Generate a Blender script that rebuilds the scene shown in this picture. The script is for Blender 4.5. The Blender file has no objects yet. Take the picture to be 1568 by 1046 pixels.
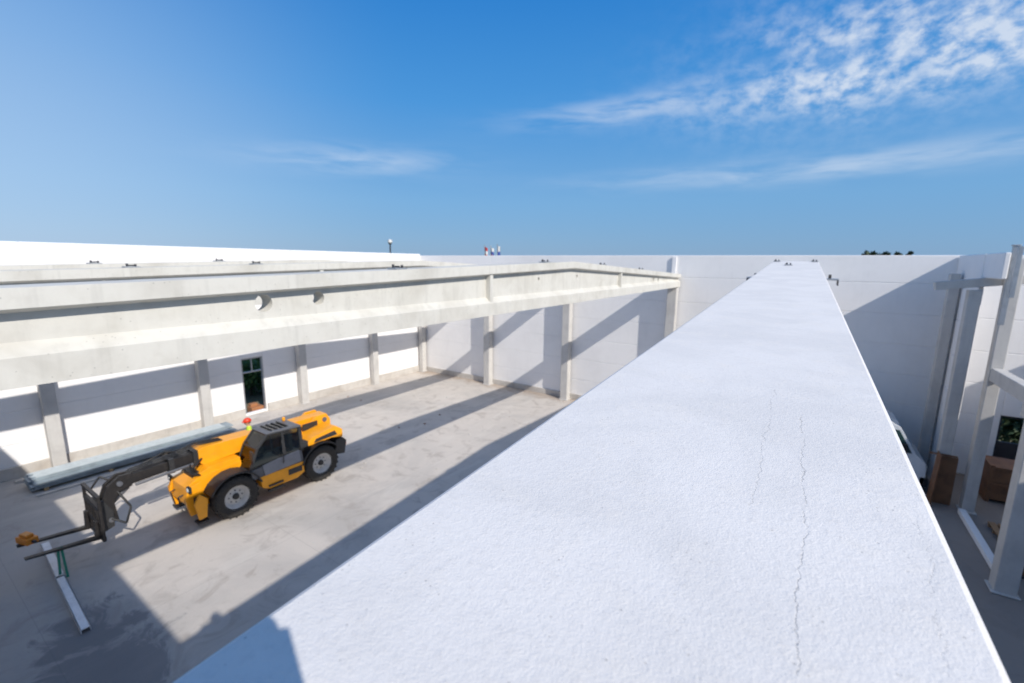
import bpy, bmesh, math, random
from mathutils import Vector, Matrix, noise
random.seed(7)
scene = bpy.context.scene
D = bpy.data

# ------------------------------------------------------------------ materials
def nmat(name):
    m = D.materials.new(name); m.use_nodes = True
    nt = m.node_tree; nt.nodes.clear()
    out = nt.nodes.new('ShaderNodeOutputMaterial')
    b = nt.nodes.new('ShaderNodeBsdfPrincipled')
    nt.links.new(b.outputs[0], out.inputs[0])
    return m, nt, b
def N(nt, t, **k):
    n = nt.nodes.new(t)
    for a, v in k.items(): setattr(n, a, v)
    return n
def setin(nt, sock, v):
    if isinstance(v, bpy.types.NodeSocket): nt.links.new(v, sock)
    else: sock.default_value = v
def math_(nt, op, a, b=0.0, c=None, clamp=False):
    n = N(nt, 'ShaderNodeMath', operation=op); n.use_clamp = clamp
    setin(nt, n.inputs[0], a); setin(nt, n.inputs[1], b)
    if c is not None: setin(nt, n.inputs[2], c)
    return n.outputs[0]
def mixc(nt, f, a, b, mode='MIX'):
    n = N(nt, 'ShaderNodeMix', data_type='RGBA', blend_type=mode)
    setin(nt, n.inputs[0], f); setin(nt, n.inputs[6], a); setin(nt, n.inputs[7], b)
    return n.outputs[2]
def noise_(nt, vec, scale, detail=4, rough=0.55, dist=0.0):
    n = N(nt, 'ShaderNodeTexNoise'); n.inputs['Scale'].default_value = scale
    n.inputs['Detail'].default_value = detail; n.inputs['Roughness'].default_value = rough
    n.inputs['Distortion'].default_value = dist
    nt.links.new(vec, n.inputs['Vector']); return n.outputs['Fac']
def smooth(nt, v, a, b):
    n = N(nt, 'ShaderNodeMapRange', interpolation_type='SMOOTHSTEP')
    setin(nt, n.inputs[0], v); n.inputs[1].default_value = a; n.inputs[2].default_value = b
    return n.outputs[0]
def c4(c): return (c[0], c[1], c[2], 1)

def concrete(name, col, col2=None, stain=0.25, fine=60, bump=0.15, big=0.8, rough=0.85, streak=0.0, voids=0.0):
    m, nt, b = nmat(name)
    tc = N(nt, 'ShaderNodeTexCoord').outputs['Object']
    col2 = col2 or tuple(x * 0.72 for x in col)
    n1 = noise_(nt, tc, big, 4, 0.6, 0.4)
    n2 = noise_(nt, tc, big * 7, 4, 0.6)
    c = mixc(nt, math_(nt, 'MULTIPLY', smooth(nt, n1, 0.42, 0.72), stain * 2, clamp=True), c4(col), c4(col2))
    c = mixc(nt, math_(nt, 'MULTIPLY', smooth(nt, n2, 0.45, 0.8), stain, clamp=True), c, c4(col2))
    if streak:
        mp = N(nt, 'ShaderNodeMapping'); nt.links.new(tc, mp.inputs[0]); mp.inputs['Scale'].default_value = (5, 5, 0.5)
        s = noise_(nt, mp.outputs[0], 1.3, 3, 0.6)
        c = mixc(nt, math_(nt, 'MULTIPLY', smooth(nt, s, 0.5, 0.75), streak), c, c4(tuple(x * 0.6 for x in col)))
    if voids:
        v = N(nt, 'ShaderNodeTexVoronoi'); v.inputs['Scale'].default_value = 14; nt.links.new(tc, v.inputs['Vector'])
        f = math_(nt, 'MULTIPLY', math_(nt, 'LESS_THAN', v.outputs['Distance'], 0.1), voids)
        c = mixc(nt, f, c, c4(tuple(x * 0.5 for x in col)))
    nt.links.new(c, b.inputs['Base Color'])
    b.inputs['Roughness'].default_value = rough
    if bump:
        n3 = noise_(nt, tc, fine, 2, 0.6)
        bp = N(nt, 'ShaderNodeBump'); bp.inputs['Strength'].default_value = bump; bp.inputs['Distance'].default_value = 0.01
        nt.links.new(n3, bp.inputs['Height']); nt.links.new(bp.outputs[0], b.inputs['Normal'])
    return m

def simple(name, col, rough=0.5, metal=0.0, var=0.15, scale=6, bump=0.0, coat=0.0, dirt=None):
    m, nt, b = nmat(name)
    tc = N(nt, 'ShaderNodeTexCoord').outputs['Object']
    n = noise_(nt, tc, scale, 3, 0.6)
    c = mixc(nt, smooth(nt, n, 0.35, 0.75), c4(col), c4(tuple(x * (1 - var) for x in col)))
    if dirt:
        n2 = noise_(nt, tc, scale * 2.3, 5, 0.7)
        c = mixc(nt, math_(nt, 'MULTIPLY', smooth(nt, n2, 0.5, 0.75), dirt), c, (0.25, 0.2, 0.15, 1))
    nt.links.new(c, b.inputs['Base Color'])
    b.inputs['Roughness'].default_value = rough; b.inputs['Metallic'].default_value = metal
    b.inputs['Coat Weight'].default_value = coat
    if bump:
        bp = N(nt, 'ShaderNodeBump'); bp.inputs['Strength'].default_value = bump; bp.inputs['Distance'].default_value = 0.01
        nt.links.new(noise_(nt, tc, scale * 8, 3), bp.inputs['Height']); nt.links.new(bp.outputs[0], b.inputs['Normal'])
    return m

M_wall = concrete('white_panel', (0.82, 0.80, 0.785), (0.73, 0.71, 0.695), stain=0.25, bump=0, big=0.5, streak=0.06)
M_beam = concrete('beam_concrete', (0.62, 0.60, 0.545), (0.48, 0.455, 0.40), stain=0.36, fine=45, bump=0.15, big=1.1, streak=0.3, voids=0.5)
M_col = concrete('column_concrete', (0.54, 0.52, 0.49), (0.42, 0.40, 0.38), stain=0.3, fine=40, bump=0.15, big=1.5, streak=0.28)
M_plinth = concrete('plinth_concrete', (0.52, 0.49, 0.45), (0.36, 0.32, 0.28), stain=0.4, fine=30, bump=0.2, streak=0.3)

# floor
def floor_mat():
    m, nt, b = nmat('floor_concrete')
    tc = N(nt, 'ShaderNodeTexCoord').outputs['Object']
    big = noise_(nt, tc, 0.22, 5, 0.62, 0.8); med = noise_(nt, tc, 1.1, 6, 0.68, 1.2); fine = noise_(nt, tc, 22, 3, 0.7)
    c = mixc(nt, smooth(nt, big, 0.38, 0.66), (0.57, 0.515, 0.455, 1), (0.45, 0.415, 0.375, 1))
    c = mixc(nt, math_(nt, 'MULTIPLY', smooth(nt, med, 0.5, 0.68), 0.6), c, (0.34, 0.295, 0.255, 1))
    c = mixc(nt, math_(nt, 'MULTIPLY', smooth(nt, fine, 0.5, 0.8), 0.25), c, (0.30, 0.27, 0.24, 1))
    mp = N(nt, 'ShaderNodeMapping'); nt.links.new(tc, mp.inputs[0]); mp.inputs['Scale'].default_value = (1.6, 0.25, 1)
    tr = noise_(nt, mp.outputs[0], 1.0, 4, 0.65, 0.5)
    c = mixc(nt, math_(nt, 'MULTIPLY', smooth(nt, tr, 0.52, 0.72), 0.4), c, (0.64, 0.60, 0.54, 1))
    sx = N(nt, 'ShaderNodeSeparateXYZ'); nt.links.new(tc, sx.inputs[0])
    j = None
    for o, p, q in ((sx.outputs[0], 5.6, 0.4), (sx.outputs[1], 4.9, 3.6)):
        f = math_(nt, 'PINGPONG', math_(nt, 'ADD', o, q + 100 * p), p / 2)
        l = math_(nt, 'LESS_THAN', f, 0.008)
        j = l if j is None else math_(nt, 'MAXIMUM', j, l)
    c = mixc(nt, math_(nt, 'MULTIPLY', j, 0.3), c, (0.2, 0.18, 0.16, 1))
    wy = math_(nt, 'ADD', sx.outputs[1], math_(nt, 'MULTIPLY', med, 2.2))
    c = mixc(nt, math_(nt, 'MULTIPLY', smooth(nt, wy, 22.6, 23.8), 0.6), c, (0.28, 0.20, 0.14, 1))
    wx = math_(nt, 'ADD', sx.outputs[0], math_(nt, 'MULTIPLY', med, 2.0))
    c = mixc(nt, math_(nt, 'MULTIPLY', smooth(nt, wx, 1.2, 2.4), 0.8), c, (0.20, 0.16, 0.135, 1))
    # near-end floor shadow painted darker into the colour, then a dark stain
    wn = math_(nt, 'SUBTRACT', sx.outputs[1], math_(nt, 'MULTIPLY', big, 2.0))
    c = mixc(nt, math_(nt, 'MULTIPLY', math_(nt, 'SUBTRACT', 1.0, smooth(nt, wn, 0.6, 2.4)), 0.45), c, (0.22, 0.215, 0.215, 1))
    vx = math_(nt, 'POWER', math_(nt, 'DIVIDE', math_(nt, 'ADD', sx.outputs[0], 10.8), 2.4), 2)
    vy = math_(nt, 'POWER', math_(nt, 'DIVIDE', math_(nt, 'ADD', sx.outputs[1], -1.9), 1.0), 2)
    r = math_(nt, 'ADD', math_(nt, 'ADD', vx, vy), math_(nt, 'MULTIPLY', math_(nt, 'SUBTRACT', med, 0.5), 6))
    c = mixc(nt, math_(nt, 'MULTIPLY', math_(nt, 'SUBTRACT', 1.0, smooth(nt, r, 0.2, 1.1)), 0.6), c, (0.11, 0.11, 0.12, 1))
    nt.links.new(c, b.inputs['Base Color']); b.inputs['Roughness'].default_value = 0.8
    bp = N(nt, 'ShaderNodeBump'); bp.inputs['Strength'].default_value = 0.2; bp.inputs['Distance'].default_value = 0.01
    nt.links.new(fine, bp.inputs['Height']); nt.links.new(bp.outputs[0], b.inputs['Normal'])
    return m
M_floor = floor_mat()

def near_mat():
    m, nt, b = nmat('rendered_concrete')
    tc = N(nt, 'ShaderNodeTexCoord').outputs['Object']
    sx = N(nt, 'ShaderNodeSeparateXYZ'); nt.links.new(tc, sx.inputs[0])
    n1 = noise_(nt, tc, 2.6, 5, 0.62, 0.6); n2 = noise_(nt, tc, 75, 4, 0.7); n3 = noise_(nt, tc, 260, 2, 0.6); n0 = noise_(nt, tc, 9, 5, 0.65, 0.4)
    c = mixc(nt, smooth(nt, n1, 0.35, 0.68), (0.745, 0.715, 0.685, 1), (0.675, 0.65, 0.625, 1))
    c = mixc(nt, math_(nt, 'MULTIPLY', smooth(nt, n0, 0.48, 0.72), 0.5), c, (0.76, 0.715, 0.66, 1))
    c = mixc(nt, math_(nt, 'MULTIPLY', smooth(nt, n2, 0.48, 0.75), 0.26), c, (0.49, 0.47, 0.455, 1))
    v = N(nt, 'ShaderNodeTexVoronoi'); v.inputs['Scale'].default_value = 60; nt.links.new(tc, v.inputs['Vector'])
    pit = math_(nt, 'MULTIPLY', math_(nt, 'LESS_THAN', v.outputs['Distance'], 0.11), smooth(nt, n0, 0.45, 0.6))
    c = mixc(nt, math_(nt, 'MULTIPLY', pit, 0.55), c, (0.34, 0.33, 0.32, 1))
    wob = noise_(nt, tc, 7, 6, 0.75)
    def crack(x0, y0, y1, amp, w, k=0.0):
        t = math_(nt, 'MULTIPLY', math_(nt, 'SUBTRACT', wob, 0.5), amp)
        xx = math_(nt, 'ADD', math_(nt, 'SUBTRACT', sx.outputs[0], x0), t)
        xx = math_(nt, 'SUBTRACT', xx, math_(nt, 'MULTIPLY', sx.outputs[1], k))
        l = math_(nt, 'SUBTRACT', 1.0, smooth(nt, math_(nt, 'ABSOLUTE', xx), w * 0.3, w))
        g = math_(nt, 'MULTIPLY', math_(nt, 'GREATER_THAN', sx.outputs[1], y0), math_(nt, 'LESS_THAN', sx.outputs[1], y1))
        return math_(nt, 'MULTIPLY', l, g)
    cr = crack(0.195, 0.52, 1.4, 0.055, 0.0011)
    cr = math_(nt, 'MAXIMUM', cr, math_(nt, 'MULTIPLY', crack(0.12, 0.85, 1.6, -0.07, 0.0012, 0.0), 0.7))
    cr = math_(nt, 'MAXIMUM', cr, math_(nt, 'MULTIPLY', crack(0.31, 0.6, 0.95, 0.09, 0.0009, 0.05), 0.6))
    cr = math_(nt, 'MULTIPLY', cr, smooth(nt, n0, 0.38, 0.52))
    c = mixc(nt, math_(nt, 'MULTIPLY', cr, 0.5), c, (0.2, 0.2, 0.2, 1))
    nt.links.new(c, b.inputs['Base Color']); b.inputs['Roughness'].default_value = 0.9
    h = math_(nt, 'ADD', math_(nt, 'MULTIPLY', n2, 1.0), math_(nt, 'MULTIPLY', n3, 0.6))
    h = math_(nt, 'ADD', h, math_(nt, 'MULTIPLY', n0, 0.7))
    h = math_(nt, 'SUBTRACT', h, math_(nt, 'ADD', math_(nt, 'MULTIPLY', cr, 0.4), math_(nt, 'MULTIPLY', pit, 0.5)))
    bp = N(nt, 'ShaderNodeBump'); bp.inputs['Strength'].default_value = 0.5; bp.inputs['Distance'].default_value = 0.0025
    nt.links.new(h, bp.inputs['Height']); nt.links.new(bp.outputs[0], b.inputs['Normal'])
    return m
M_near = near_mat()

# ------------------------------------------------------------------ mesh builder
class MB:
    def __init__(self, name, mats):
        self.name = name; self.mats = mats; self.bm = bmesh.new()
    def _add(self, vs, fs, m, smooth=None):
        bv = [self.bm.verts.new(v) for v in vs]
        for i, f in enumerate(fs):
            try:
                fa = self.bm.faces.new([bv[k] for k in f]); fa.material_index = m
                if smooth is not None and (smooth is True or i in smooth): fa.smooth = True
            except ValueError: pass
    def box(self, lo, hi, m=0, rot=None):
        x0, y0, z0 = lo; x1, y1, z1 = hi
        vs = [Vector(p) for p in ((x0,y0,z0),(x1,y0,z0),(x1,y1,z0),(x0,y1,z0),(x0,y0,z1),(x1,y0,z1),(x1,y1,z1),(x0,y1,z1))]
        if rot:
            c = Vector(((x0+x1)/2,(y0+y1)/2,(z0+z1)/2)); R = Matrix.Rotation(rot[1], 3, rot[0])
            vs = [c + R @ (v - c) for v in vs]
        self._add(vs, [(0,3,2,1),(4,5,6,7),(0,1,5,4),(1,2,6,5),(2,3,7,6),(3,0,4,7)], m)
    def beam(self, p0, p1, w, h, m=0, up=(0,0,1)):
        p0, p1 = Vector(p0), Vector(p1); d = (p1-p0).normalized(); s = d.cross(Vector(up))
        if s.length < 1e-4: s = d.cross(Vector((0,1,0)))
        s.normalize(); u = s.cross(d)
        vs = []
        for p in (p0, p1):
            for a, b in ((-1,-1),(1,-1),(1,1),(-1,1)): vs.append(p + s*a*w/2 + u*b*h/2)
        self._add(vs, [(3,2,1,0),(4,5,6,7),(0,1,5,4),(1,2,6,5),(2,3,7,6),(3,0,4,7)], m)
    def cyl(self, p0, p1, r, m=0, seg=16, r2=None):
        p0, p1 = Vector(p0), Vector(p1); r2 = r if r2 is None else r2
        d = (p1-p0).normalized(); a = Vector((0,0,1)) if abs(d.z) < .9 else Vector((1,0,0))
        s = d.cross(a).normalized(); u = s.cross(d)
        vs = [p0 + (s*math.cos(2*math.pi*i/seg)+u*math.sin(2*math.pi*i/seg))*r for i in range(seg)]
        vs += [p1 + (s*math.cos(2*math.pi*i/seg)+u*math.sin(2*math.pi*i/seg))*r2 for i in range(seg)]
        fs = [(i, (i+1) % seg, seg+(i+1) % seg, seg+i) for i in range(seg)]
        fs += [tuple(range(seg))[::-1], tuple(range(seg, 2*seg))]
        self._add(vs, fs, m, smooth=set(range(seg)))
    def tube(self, pts, r, m=0, seg=8):
        for a, b in zip(pts[:-1], pts[1:]): self.cyl(a, b, r, m, seg)
    def prism(self, pts, axis, a, b, m=0):
        n = len(pts)
        def mk(p, t):
            return (t, p[0], p[1]) if axis == 'X' else (p[0], t, p[1]) if axis == 'Y' else (p[0], p[1], t)
        vs = [mk(p, a) for p in pts] + [mk(p, b) for p in pts]
        fs = [tuple(range(n))[::-1], tuple(range(n, 2*n))] + [(i, (i+1) % n, n+(i+1) % n, n+i) for i in range(n)]
        self._add(vs, fs, m)
    def lathe(self, c, axis, prof, m=0, seg=32):
        c = Vector(c); axis = Vector(axis).normalized()
        a = Vector((0,0,1)) if abs(axis.z) < .9 else Vector((1,0,0)); s = axis.cross(a).normalized(); u = s.cross(axis)
        vs = []; n = len(prof)
        for i in range(seg):
            t = 2*math.pi*i/seg
            for r, o in prof: vs.append(c + axis*o + (s*math.cos(t)+u*math.sin(t))*r)
        fs = [(i*n+k, i*n+k+1, ((i+1) % seg)*n+k+1, ((i+1) % seg)*n+k) for i in range(seg) for k in range(n-1)]
        self._add(vs, fs, m, smooth=True)
    def ball(self, c, r, m=0, sc=(1,1,1), seg=16):
        c = Vector(c); vs = []; rings = seg//2
        for j in range(rings+1):
            ph = math.pi*j/rings
            for i in range(seg):
                th = 2*math.pi*i/seg
                vs.append(c + Vector((r*sc[0]*math.sin(ph)*math.cos(th), r*sc[1]*math.sin(ph)*math.sin(th), r*sc[2]*math.cos(ph))))
        fs = [(j*seg+i, (j+1)*seg+i, (j+1)*seg+(i+1) % seg, j*seg+(i+1) % seg) for j in range(rings) for i in range(seg)]
        self._add(vs, fs, m, smooth=True)
    def done(self, bevel=0.0, loc=(0,0,0), rotz=0.0, seg=2, merge=False, scale=1.0):
        if merge: bmesh.ops.remove_doubles(self.bm, verts=self.bm.verts, dist=1e-5)
        bmesh.ops.recalc_face_normals(self.bm, faces=self.bm.faces)
        me = D.meshes.new(self.name); self.bm.to_mesh(me); self.bm.free()
        for m in self.mats: me.materials.append(m)
        o = D.objects.new(self.name, me); scene.collection.objects.link(o)
        o.location = loc; o.rotation_euler = (0,0,rotz); o.scale = (scale,)*3
        if bevel:
            b = o.modifiers.new('Bevel', 'BEVEL'); b.width = bevel; b.segments = seg; b.limit_method = 'ANGLE'; b.angle_limit = math.radians(40)
        return o

# ------------------------------------------------------------------ ground, floor
def ground_mat():
    m, nt, b = nmat('field_ground')
    tc = N(nt, 'ShaderNodeTexCoord').outputs['Object']
    a = noise_(nt, tc, 0.03, 4, 0.6); f = noise_(nt, tc, 2.5, 4, 0.7)
    c = mixc(nt, smooth(nt, a, 0.4, 0.6), (0.10, 0.12, 0.04, 1), (0.20, 0.15, 0.09, 1))
    c = mixc(nt, math_(nt, 'MULTIPLY', f, 0.6), c, (0.07, 0.08, 0.03, 1))
    nt.links.new(c, b.inputs['Base Color']); b.inputs['Roughness'].default_value = 1
    return m
g = MB('ground', [ground_mat()]); g._add([(-3000,-3000,-0.12),(3000,-3000,-0.12),(3000,3000,-0.12),(-3000,3000,-0.12)], [(0,1,2,3)], 0); g.done()
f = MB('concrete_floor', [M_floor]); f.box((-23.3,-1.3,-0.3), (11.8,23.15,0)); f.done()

# ------------------------------------------------------------------ walls (stacked precast panels)
def wall(name, axis, at, thick, a, b, z1, joints=(), openings=(), z0=0.0, ph=1.2):
    w = MB(name, [M_wall])
    zs = [z0]
    while zs[-1] + ph < z1 - 0.3: zs.append(zs[-1] + ph)
    zs.append(z1)
    js = [a] + sorted(joints) + [b]
    t0, t1 = sorted((at, at + thick))
    def put(u0, u1, q0, q1):
        if u1-u0 < 1e-3 or q1-q0 < 1e-3: return
        if axis == 'X': w.box((t0, u0, q0), (t1, u1, q1))
        else: w.box((u0, t0, q0), (u1, t1, q1))
    for k in range(len(zs)-1):
        for i in range(len(js)-1):
            u0, u1, q0, q1 = js[i], js[i+1], zs[k], zs[k+1]
            hit = [o for o in openings if o[0] >= u0-1e-3 and o[1] <= u1+1e-3 and o[2] < q1 and o[3] > q0]
            if not hit: put(u0, u1, q0, q1)
            else:
                o = hit[0]
                put(u0, o[0], q0, q1); put(o[1], u1, q0, q1)
                put(o[0], o[1], q0, min(q1, max(q0, o[2]))) ; put(o[0], o[1], max(q0, min(q1, o[3])), q1)
    return w.done(bevel=0.02, seg=1)
wall('concrete_wall', 'X', -23.1, -0.2, -1.0, 22.9, 8.36, joints=(3.6, 8.6, 13.4, 18.3), openings=((10.45, 11.5, 0.12, 2.96),))
wall('concrete_wall', 'Y', 22.9, 0.2, -23.3, 11.8, 8.26, joints=(-16.9, -11.3, -5.65, 4.52), openings=((6.3, 7.2, 0.12, 2.5),))
wall('concrete_wall', 'Y', -1.02, -0.2, -23.3, 11.8, 8.3, joints=(-16.9, -11.3, -5.65, -0.1, 5.2))
wall('concrete_wall', 'X', 11.6, 0.2, -1.0, 22.88, 8.3, joints=(4.9, 9.8, 14.7, 19.4))
wall('partition_wall', 'X', 4.42, 0.12, 19.9, 22.88, 8.24)
wall('parapet_panel', 'X', 4.44, 0.12, 18.2, 19.89, 8.24, z0=7.5)

p = MB('wall_plinth', [M_plinth])
p.box((-23.1,-0.9,0), (-22.98,10.4,0.42)); p.box((-23.1,11.55,0), (-22.98,22.85,0.42)); p.box((-22.97,22.8,0), (4.4,22.9,0.32))
p.done(bevel=0.01)

# ------------------------------------------------------------------ columns
def column(x0, x1, y0, y1, z1, corbel=None):
    c = MB('concrete_column', [M_col]); c.box((x0, y0, 0), (x1, y1, z1))
    if corbel: c.box(*corbel)
    c.box((x0-0.06, y0-0.06, 0), (x1+0.06, y1+0.06, 0.04))
    return c.done(bevel=0.02)
for y in (3.6, 8.6, 13.4, 18.3): column(-22.96, -22.6, y-0.2, y+0.2, 6.9)
column(-22.95, -22.6, 22.4, 22.78, 6.9)
BX = (-5.56, -11.25, -16.85)
for x in BX: column(x-0.24, x+0.20, 22.36, 22.78, 6.74)
for x in BX: column(x-0.24, x+0.20, -0.98, -0.56, 6.74)
column(-0.68, -0.22, 22.36, 22.78, 6.6); column(-0.38, 0.08, -0.98, -0.56, 6.6)
q = MB('wall_pilaster', [M_wall]); q.box((-5.78, 22.8, 6.9), (-5.58, 22.9, 8.2)); q.done(bevel=0.01)

# ------------------------------------------------------------------ roof beams
RY = 10.95
def top_of(ridge, sn, sf, y): return ridge - (sn*(RY-y) if y < RY else sf*(y-RY))
def ibeam(name, x, ridge, sn, sf, zb, mat, wt=0.26, rotz=0.0, y0=-1.0, y1=22.78, fl=0.17, web=0.12, bf=0.25):
    b = MB(name, [mat])
    ys = [y0, 1.0, 3.0, 5.0, 7.0, 9.0, RY-0.01, RY+0.01, 13, 15, 17, 19, 21, y1]
    vs = []
    for y in ys:
        zt = top_of(ridge, sn, sf, y)
        pr = [(wt, zt), (wt, zt-fl), (web, zt-fl-0.04), (web, zb+0.36), (bf, zb+0.25), (bf, zb)]
        pr = pr + [(-a, c) for a, c in pr[::-1]]
        vs += [(a, y, c) for a, c in pr]
    n = 12; fs = []
    for i in range(len(ys)-1):
        for k in range(n): fs.append((i*n+k, i*n+(k+1) % n, (i+1)*n+(k+1) % n, (i+1)*n+k))
    fs += [tuple(range(n)), tuple(range((len(ys)-1)*n, len(ys)*n))[::-1]]
    b._add(vs, fs, 0)
    o = b.done(loc=(x, 0, 0), rotz=rotz)
    cut = MB('cut', [mat])
    hs = [(2.78, .33, .105), (3.5, .33, .088), (9.3, .38, .045), (11.4, .38, .045), (18.7, .33, .09), (19.4, .33, .1)]
    for hy, dz, r in hs:
        z = top_of(ridge, sn, sf, hy) - dz; cut.cyl((-1, hy, z), (1, hy, z), r, 0, 28)
    co = cut.done(loc=(x, 0, 0), rotz=rotz)
    bm_ = o.modifiers.new('holes', 'BOOLEAN'); bm_.object = co; bm_.solver = 'EXACT'
    bpy.context.view_layer.update()
    dg = bpy.context.evaluated_depsgraph_get(); me = D.meshes.new_from_object(o.evaluated_get(dg))
    for pl in me.polygons: pl.use_smooth = False
    o.modifiers.clear(); o.data = me; D.objects.remove(co)
    bmm = bmesh.new(); bmm.from_mesh(me)
    for yy in (7.25, 14.65):
        zt = top_of(ridge, sn, sf, yy) - fl - 0.01
        for s in (-1, 1):
            xx = sorted((s*(web-.03), s*(bf-.02)))
            r = bmesh.ops.create_cube(bmm, size=1)
            bmesh.ops.scale(bmm, vec=(xx[1]-xx[0], 0.10, zt-zb-0.02), verts=r['verts'])
            bmesh.ops.translate(bmm, vec=((xx[0]+xx[1])/2, yy, (zt+zb+0.02)/2), verts=r['verts'])
    bmm.to_mesh(me); bmm.free()
    bv = o.modifiers.new('Bevel', 'BEVEL'); bv.width = 0.012; bv.segments = 2; bv.limit_method = 'ANGLE'; bv.angle_limit = math.radians(35)
    return o
for x in BX: ibeam('roof_beam', x, 7.86, 0.029, 0.042, 6.75, M_beam)
ibeam('roof_beam', -0.155, 7.90, 0.052, 0.052, 6.62, M_near, wt=0.392, rotz=math.radians(0.8))

M_dark = simple('dark_steel', (0.06, 0.06, 0.065), 0.5, 0.6)
M_galv = simple('galvanised_steel', (0.45, 0.46, 0.47), 0.45, 0.7)
def fixing(x, y, z, s=1.0):
    k = MB('beam_fixing', [M_dark, M_galv])
    k.box((x-0.1*s, y-0.12*s, z), (x+0.1*s, y+0.12*s, z+0.025*s), 1)
    k.cyl((x-0.04*s, y-0.05*s, z+0.025*s), (x-0.04*s, y-0.05*s, z+0.08*s), 0.02*s, 0, 8)
    k.cyl((x+0.04*s, y+0.06*s, z+0.025*s), (x+0.04*s, y+0.06*s, z+0.07*s), 0.02*s, 0, 8)
    k.box((x-0.09*s, y-0.02*s, z+0.03*s), (x-0.05*s, y+0.1*s, z+0.055*s), 0)
    return k.done(bevel=0.003)
zt = lambda y: top_of(7.86, .029, .042, y)
for y in (4.9, 9.6, 13.2, 17.0): fixing(-5.45, y, zt(y))
for y in (3.2, 5.6): fixing(-11.15, y, zt(y))
for y in (7.2, 4.0): fixing(-16.75, y, zt(y), 1.2)
zn = lambda y: 7.90 - 0.052*abs(y-10.95)
fixing(-0.62, 10.7, zn(10.7), 0.6); fixing(0.02, 10.7, zn(10.7), 0.6); fixing(-0.36, 9.3, zn(9.3), 0.6)
for s in (-1, 1):
    k = MB('steel_bracket', [M_galv, M_dark]); cx = -0.271 + s*0.392
    a, b_ = sorted((cx, cx+s*0.22))
    k.box((a, 8.2, 7.60), (b_, 8.55, 7.62)); k.box((b_-0.012 if s > 0 else a, 8.2, 7.52), (b_ if s > 0 else a+0.012, 8.55, 7.598), 1)
    k.cyl(((a+b_)/2, 8.38, 7.62), ((a+b_)/2, 8.38, 7.68), 0.02, 1, 8)
    k.done(bevel=0.003)

# ------------------------------------------------------------------ right-hand structure
column(4.14, 4.45, 19.55, 19.88, 7.12)
column(4.84, 5.14, 19.2, 19.55, 8.1)
column(4.08, 4.34, 21.75, 22.1, 7.6)
column(4.5, 4.9, 14.6, 15.0, 4.35)
column(5.75, 6.1, 17.0, 17.35, 4.35)
k = MB('sloping_roof_beam', [M_col]); k.beam((3.35, 19.72, 7.22), (11.5, 19.72, 8.3), 0.3, 0.26); k.done(bevel=0.015)
k = MB('mezzanine_beam', [M_col]); k.box((4.45, 14.5, 4.36), (11.5, 15.1, 4.85)); k.box((4.86, 15.12, 4.4), (5.14, 19.18, 4.8)); k.box((5.2, 17.0, 4.36), (11.5, 17.4, 4.8)); k.done(bevel=0.02)
k = MB('steel_post', [M_galv]); k.box((4.60, 18.3, 6.2), (4.72, 18.42, 8.42)); k.box((4.58, 18.28, 8.42), (4.74, 18.44, 8.46)); k.box((4.60, 17.9, 7.0), (4.70, 18.0, 8.4)); k.done(bevel=0.006)
k = MB('concrete_kerb', [M_wall]); k.box((4.72, 15.12, 0), (4.9, 19.05, 0.16)); k.done(bevel=0.01)
M_wood = simple('brown_plywood', (0.24, 0.11, 0.05), 0.6, var=0.4, scale=3)
k = MB('plywood_board', [M_wood]); k.prism([(4.10, 1.8), (4.13, 1.8), (4.06, 0.0), (4.02, 0.0)], 'Y', 19.0, 19.52, 0)
k.prism([(3.92, 1.72), (4.60, 1.72), (4.60, 1.68), (3.92, 1.68)], 'Y', 19.46, 19.53, 0); k.prism([(4.15, 1.66), (4.62, 1.66), (4.62, 0.0), (4.15, 0.0)], 'Y', 19.46, 19.52, 0); k.done(bevel=0.004)
M_or2 = simple('orange_plastic', (0.75, 0.25, 0.02), 0.5)
M_pal = simple('pallet_timber', (0.35,0.2,0.1), 0.8)
def pallet(x, y, z):
    k = MB('timber_pallet', [M_pal])
    for i in range(5): k.box((i*.22, 0, .112), (.16+i*.22, 1.0, .135))
    for yy in (.05, .5, .92): k.box((0,yy-.05,0), (1.04,yy+.05,.11))
    k.done(bevel=0.004, loc=(x, y, z))
pallet(5.3, 17.6, 0)
for i in range(2): pallet(-17.25, 7.0, i*.136)
k = MB('steel_crate', [M_dark, M_wood])
k.box((5.2,15.7,0), (6.1,16.7,.06)); k.box((5.24,15.74,.06), (6.06,16.66,.6), 1)
for x in (5.2, 6.04):
    for y in (15.7, 16.64): k.box((x,y,.06), (x+.06,y+.06,.85))
k.box((5.2,15.7,.85), (6.1,15.76,.9)); k.box((5.2,16.64,.85), (6.1,16.7,.9)); k.done(bevel=0.005)
k = MB('timber_crate', [M_wood, M_dark])
k.box((5.7,20.6,0.1), (7.0,21.8,1.25)); 
for x in (5.68,6.3,6.92): k.box((x,20.57,0.0), (x+.1,20.6,1.3), 0); k.box((x,20.6,0), (x+.1,21.8,.09), 0)
k.box((5.66,20.55,.6), (7.04,20.568,.7), 0); k.done(bevel=0.006)

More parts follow.
